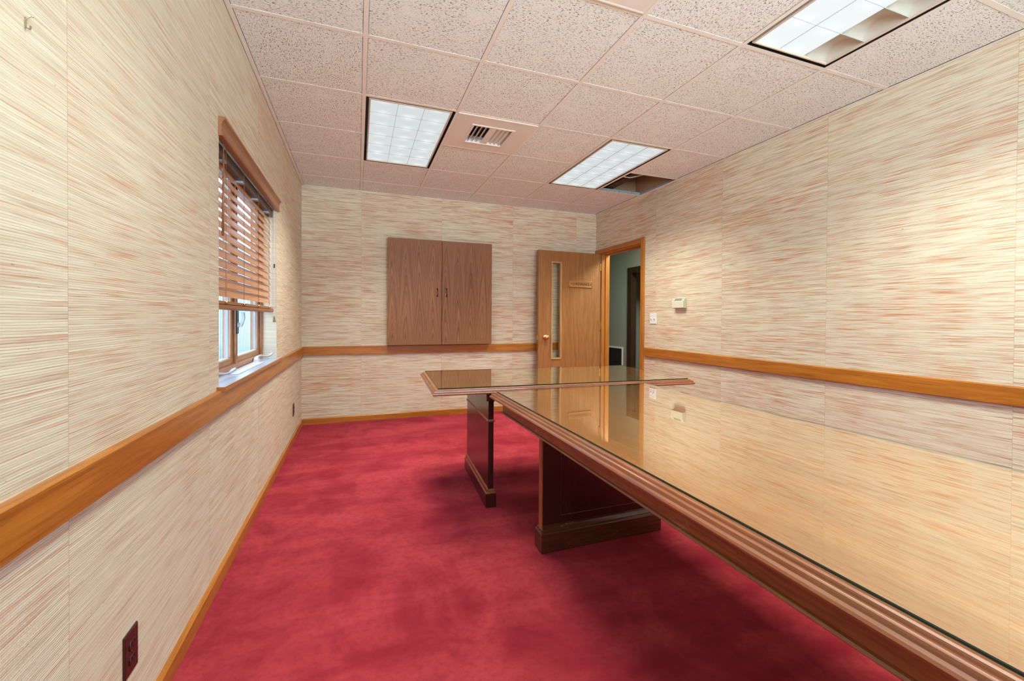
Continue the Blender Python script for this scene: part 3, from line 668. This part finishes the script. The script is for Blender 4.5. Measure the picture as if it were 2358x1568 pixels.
for yc in (1.957, ny0+.30):
    m1, m2, m3 = MB(), MB(), MB(); xa, xb, ya, yb = .853, nx1-.131, yc-.042, yc+.042
    pedestal(m1, m2, m3, xa, xb, ya, yb, .030, .722, 'x')
    pn = make('pedestal_panel', m3, 'mah_z_shade', nt, bevel=.004)
    make('base_block', m1, 'mah_x', pn, bevel=.001); make('base_cap', m2, 'mah_x', pn)
    m = MB()
    for yy, sg in ((yc-.015, -1), (yc+.015, 1)):
        m.ring(xa+.115, xb-.115, .165, .62, [(0, yy), (0, yy+sg*.0012), (.0015, yy+sg*.0016), (.003, yy+sg*.0010), (.003, yy)], 'y')
    make('panel_bead', m, 'mah_x', pn)
    m = MB(); m.box(xa+.008, yc-.0165, .104, xa+.017, yc+.0165, .654); make('end_trim', m, 'endtrim_lit', pn, bevel=.003)
sheet('glass_top', nx0, nx1, ny0, ny1, .7540, .7600, 'large clear glass sheet lying on the long near table')
# far table ------------------------------------------------------------
fa = math.radians(-3.3); fl_, fwd = 1.707, .845
ft = tag(empty('conference_table', (.431, 2.437, 0), fa), 'far mahogany table standing crosswise behind the long near table', 'table', 'two conference tables')
make('tabletop', top_profile(MB(), 0, fl_, 0, fwd), ['mould', 'top_far'], ft, local=True)
for p in ft.children[0].data.polygons: p.material_index = 1 if p.normal.z > .99 and p.center.z > .7530 else 0
m = MB(); m.ring(.30, fl_-.30, .06, fwd-.06, [(0, .660), (.02, .660), (.02, .720), (0, .720)], 'z'); make('under_frame', m, 'mah_x', ft, local=True)
for s in (0, 1):
    xa = .302 if s == 0 else fl_-.302-.066
    m1, m2, m3 = MB(), MB(), MB(); pedestal(m1, m2, m3, xa, xa+.066, .077, .800, .034, .7195, 'y', .088)
    pn = make('pedestal_panel', m3, 'mah_z_shade', ft, bevel=.002, local=True)
    make('base_block', m1, 'mah_z_shade', pn, bevel=.001, local=True); make('base_cap', m2, 'mah_y', pn, local=True)
    m = MB(); a, c = xa+.016, xa+.050; q = .077+.0096
    m.ring(a-.0, c+.0, q, .80-.0096, [(0, .524), (-.003, .526), (-.006, .531), (-.006, .536), (-.002, .541), (0, .542)], 'z'); make('panel_moulding', m, 'mould', pn, local=True)
    m = MB(); sgn = 1 if s == 0 else -1; xb = c if s == 0 else a
    m.tube([(xb, .10, .645), (xb+sgn*.055, .10, .719)], .003, 6); m.box(xb-sgn*.09, .05, .7165, xb+sgn*.08, .13, .7195); make('corner_brace', m, 'bronze', ft, local=True)
g = sheet('glass_top', 0, fl_, 0, fwd, .7540, .7600, 'clear glass sheet lying on the far crosswise table')
g.data.transform(Matrix.Translation((fl_/2, fwd/2, 0))); g.location = (.431, 2.437, .754); g.rotation_euler = (0, 0, fa)

# ------------------------------------------------------------------ ceiling fixtures
def fixture(label):
    """2x4 troffer hung in the grid, local origin at its centre on the ceiling plane"""
    t = tag(empty('ceiling_light'), label, 'ceiling light', 'recessed fluorescent ceiling lights')
    hx, hy = P/2-.0125, P-.0125
    m = MB(); m.ring(-hx, hx, -hy, hy, [(0, .004), (0, .10), (.001, .10), (.001, .004)]); m.box(-hx, -hy, .095, hx, hy, .10); make('housing', m, 'black', t, local=True)
    g = .019
    m = MB(); m.ring(-hx+g, hx-g, -hy+g, hy-g, [(0, .022), (0, .003), (.004, .001), (.009, .001), (.011, .005), (.011, .022)]); make('lens_frame', m, 'trim_metal', t, local=True)
    return t, hx-g-.011, hy-g-.011
def standard(label):
    t, hx, hy = fixture(label)
    m = MB(); m.box(-hx, -hy, .012, hx, hy, .016); ln = make('lens', m, 'lens', t, local=True)
    m = MB()
    for i in (1, 2): x = -hx+2*hx*i/3; m.box(x-.0008, -hy, .009, x+.0008, hy, .012)
    for i in range(1, 6): y = -hy+2*hy*i/6; m.box(-hx, y-.0008, .009, hx, y+.0008, .012)
    make('lens_grid', m, 'lensline', ln, local=True); return t
def place(t, c, r): t.location = (X0+(c+.5)*P, Y0+(r+1)*P, CZ); return t
l1 = place(standard('bright ceiling light panel near the window, left of the air vent'), 0, 1)
l2 = place(copy_tree(l1), 3, 1); l2['label'] = 'lit ceiling light panel beside the missing ceiling tile'
l4 = place(copy_tree(l1), 0, -3); l4['label'] = 'ceiling light panel above the near left corner, nearest the left wall'
l3, hx, hy = fixture('large near ceiling light at top right with one dim reflector column'); place(l3, 3, -3)
m = MB(); m.box(-hx, -hy, .012, -hx+hx*4/3, hy, .016); ln = make('lens', m, 'lens3', l3, local=True)
m = MB(); x = -hx+2*hx/3; m.box(x-.0008, -hy, .009, x+.0008, hy, .012)
for i in range(1, 6): y = -hy+2*hy*i/6; m.box(-hx, y-.0008, .009, hx, y+.0008, .012)
make('lens_grid', m, 'lensline', ln, local=True)
m = MB(); xa, xb = -hx+hx*4/3, hx
for i in range(6):   # parabolic reflector cells of the unlit column
    ya, yb = -hy+2*hy*i/6, -hy+2*hy*(i+1)/6; n = 10; L_ = []
    for j in range(n+1):
        t = j/n; y = ya+(yb-ya)*t; row = []
        for q in range(n+1):
            s_ = q/n; row.append(m.b.verts.new((xa+(xb-xa)*s_, y, .012+.055*(1-(2*t-1)**2)**.6*(1-(2*s_-1)**4)**.7)))
        L_.append(row)
    for j in range(n):
        for q in range(n): m.face([L_[j][q], L_[j][q+1], L_[j+1][q+1], L_[j+1][q]])
make('reflector', m, 'reflector', l3, local=True, smooth=True)

def vent(label):
    t = tag(empty('air_vent'), label, 'air vent', 'square ceiling air vents')
    h = P/2-.0125
    m = MB(); a = .150; z = -.0015
    # plate with a square opening
    m.ring(-h-.006, h+.006, -h-.006, h+.006, [(0, .003), (0, -.0005), (.006, -.003), (.012, -.003), (.018, z), (h-a, z), (h-a+.0, .003)]); pl = make('face_plate', m, 'vent', t, local=True)
    m = MB(); m.ring(-a-.018, a+.018, -a-.018, a+.018, [(0, z), (.001, -.0045), (.016, -.006), (.0205, -.004), (.0205, .055), (.018, .055), (.018, z)]); make('louvre_frame', m, 'vent', t, local=True)
    m = MB(); m.box(-a, -a, .050, a, a, .055); make('duct_throat', m, 'black', t, local=True)
    m = MB()
    for i in range(4):      # blades of the left half lean one way, right half the other
        for s in (-1, 1):
            x = s*(.024+i*.034)
            x2 = x+s*.036
            m.loft([[(x, -a, .036), (x+.0015, -a, .036), (x2+.0015, -a, -.001), (x2, -a, -.001)], [(x, a, .036), (x+.0015, a, .036), (x2+.0015, a, -.001), (x2, a, -.001)]])
    m.loft([[(-.026, -a, -.002), (.026, -a, -.002), (.002, -a, .040), (-.002, -a, .040)], [(-.026, a, -.002), (.026, a, -.002), (.002, a, .040), (-.002, a, .040)]])
    make('louvre_blades', m, 'vent', t, local=True); return t
def placev(t, c, r): t.location = (X0+(c+.5)*P, Y0+(r+.5)*P, CZ); return t
v1 = placev(vent('square white ceiling air vent with slanted louvres between the two far lights'), 1, 1)
v2 = placev(copy_tree(v1), 1, -2); v2['label'] = 'flat ceiling vent panel cut off at the top edge, nearer the camera'

# ------------------------------------------------------------------ small wall things
th = tag(empty('thermostat', (XR, 3.4525, 1.277)), 'ivory box thermostat with sloped display on the right wall', 'thermostat')
tp = [(XR, 1.277), (XR-.037, 1.277), (XR-.040, 1.281), (XR-.040, 1.345), (XR-.018, 1.378), (XR, 1.378)]
m = MB(); m.prism([(x, z) for x, z in tp], 1, 3.372, 3.533); make('housing', m, 'thermo', th, bevel=.0015)
def slope(t, o): return (XR-.040+.022*t-o*.83, 1.345+.033*t+o*.55)
m = MB(); a, c, d_, e = slope(.15, .0002), slope(.9, .0002), slope(.9, .0012), slope(.15, .0012)
m.prism([a, c, d_, e], 1, 3.385, 3.520); make('display', m, 'lcd', th)
m = MB(); a, c, d_, e = slope(.3, .0013), slope(.75, .0013), slope(.75, .0022), slope(.3, .0022)
m.b.free()
for yy in (3.392, 3.503):
    m = MB(); m.prism([a, c, d_, e], 1, yy, yy+.010); make('button', m, 'thermo', th)
def plate(name, y, z, w, h, mat, label, cat, wall=1, group=None):
    x = XR if wall else XL; s = -1 if wall else 1
    t = tag(empty(name, (x, y, z)), label, cat, group)
    m = MB(); m.loft([[(x+s*dx, y-w/2+i, z-h/2+i), (x+s*dx, y+w/2-i, z-h/2+i), (x+s*dx, y+w/2-i, z+h/2-i), (x+s*dx, y-w/2+i, z+h/2-i)] for dx, i in ((.0003, 0), (.0035, 0), (.0058, .003), (.0062, .005))])
    make('cover_plate', m, mat, t); return t, x, s
t, x, s = plate('light_switch', 3.873, 1.169, .108, .115, 'white', 'white double toggle light switch beside the door frame', 'light switch')
for yy in (3.848, 3.898):
    m = MB(); m.loft([[(x+s*.006, yy-.005, 1.157), (x+s*.006, yy+.005, 1.157), (x+s*.006, yy+.005, 1.181), (x+s*.006, yy-.005, 1.181)], [(x+s*.018, yy-.004, 1.174), (x+s*.018, yy+.004, 1.174), (x+s*.014, yy+.004, 1.184), (x+s*.014, yy-.004, 1.184)]]); make('toggle', m, 'white', t)
    for zz in (1.140, 1.198): m = MB(); m.lathe((x+s*.006, yy, zz), (s, 0, 0), [(0, .0032), (.001, .003)], 10); make('screw', m, 'steelw', t)
    m = MB(); m.box(x+s*.0062, yy-.006, 1.151, x+s*.0066, yy+.006, 1.157); make('toggle_slot', m, 'pinhole', t)
def outlet(y, z, label):
    t, x, s = plate('wall_outlet', y, z, .072, .116, 'brown_plastic', label, 'outlet', 0, 'brown outlets on the left wall')
    for k_ in (-1, 1):
        zc = z+k_*.0195
        m = MB(); pts = [(y+.0165*math.cos(a)*1.0, zc+max(-.0135, min(.0135, .0175*math.sin(a)))) for a in [2*math.pi*i/20 for i in range(20)]]
        m.loft([[(x+s*.006, p[0], p[1]) for p in pts], [(x+s*.0085, p[0], p[1]) for p in pts]]); fc = make('socket_face', m, 'brown_plastic', t, bevel=.0006)
        m = MB(); m.box(x+s*.0086, y-.0085, zc+.001, x+s*.0092, y-.0062, zc+.010); m.box(x+s*.0086, y+.0062, zc+.001, x+s*.0092, y+.0085, zc+.009)
        m.lathe((x+s*.0086, y, zc-.006), (s, 0, 0), [(0, .0026), (.0006, .0026)], 10); make('slot', m, 'pinhole', fc)
    m = MB(); m.lathe((x+s*.006, y, z), (s, 0, 0), [(0, .0035), (.0012, .0028)], 10); make('screw', m, 'bronze', t)
outlet(1.411, .270, 'dark brown double outlet low on the near left wall')
outlet(4.480, .290, 'small brown outlet on the left wall close to the far corner')
m = MB(); hy_, hz_ = 1.040, 1.708; m.tube([(XL+.012, hy_+.006, hz_+.008), (XL+.001, hy_-.003, hz_-.010)], .0012, 6); m.lathe((XL+.012, hy_+.006, hz_+.008), (1, .3, .6), [(0, .004), (.002, .004)], 10)
m.loft([[(XL+.0008, hy_-.004, hz_), (XL+.0008, hy_+.004, hz_), (XL+.0016, hy_+.004, hz_), (XL+.0016, hy_-.004, hz_)], [(XL+.0008, hy_-.004, hz_-.030), (XL+.0008, hy_+.004, hz_-.030), (XL+.0016, hy_+.004, hz_-.030), (XL+.0016, hy_-.004, hz_-.030)], [(XL+.010, hy_-.004, hz_-.034), (XL+.010, hy_+.004, hz_-.034), (XL+.011, hy_+.004, hz_-.033), (XL+.011, hy_-.004, hz_-.033)], [(XL+.012, hy_-.004, hz_-.024), (XL+.012, hy_+.004, hz_-.024), (XL+.013, hy_+.004, hz_-.024), (XL+.013, hy_-.004, hz_-.024)]])
bmesh.ops.scale(m.b, vec=(.62, .62, .62), space=Matrix.Translation((-XL-.0008, -hy_, -hz_)), verts=m.b.verts[:])
tag(make('picture_hook', m, 'hook_metal'), 'small pale metal picture hook high on the near left wall', 'hook')
for yy, zz, lb in ((1.592, 1.712, 'small bent nail left in the right wall, nearer the camera'), (1.844, 1.704, 'small bent nail left in the right wall, nearer the door')):
    m = MB(); m.tube([(XR+.002, yy, zz), (XR-.010, yy, zz), (XR-.014, yy+.002, zz-.008)], .0013, 6); m.lathe((XR-.014, yy+.002, zz-.008), (-.2, 0, -1), [(0, .003), (.001, .003)], 8)
    tag(make('nail', m, 'steelw'), lb, 'nail', 'nails in the right wall')
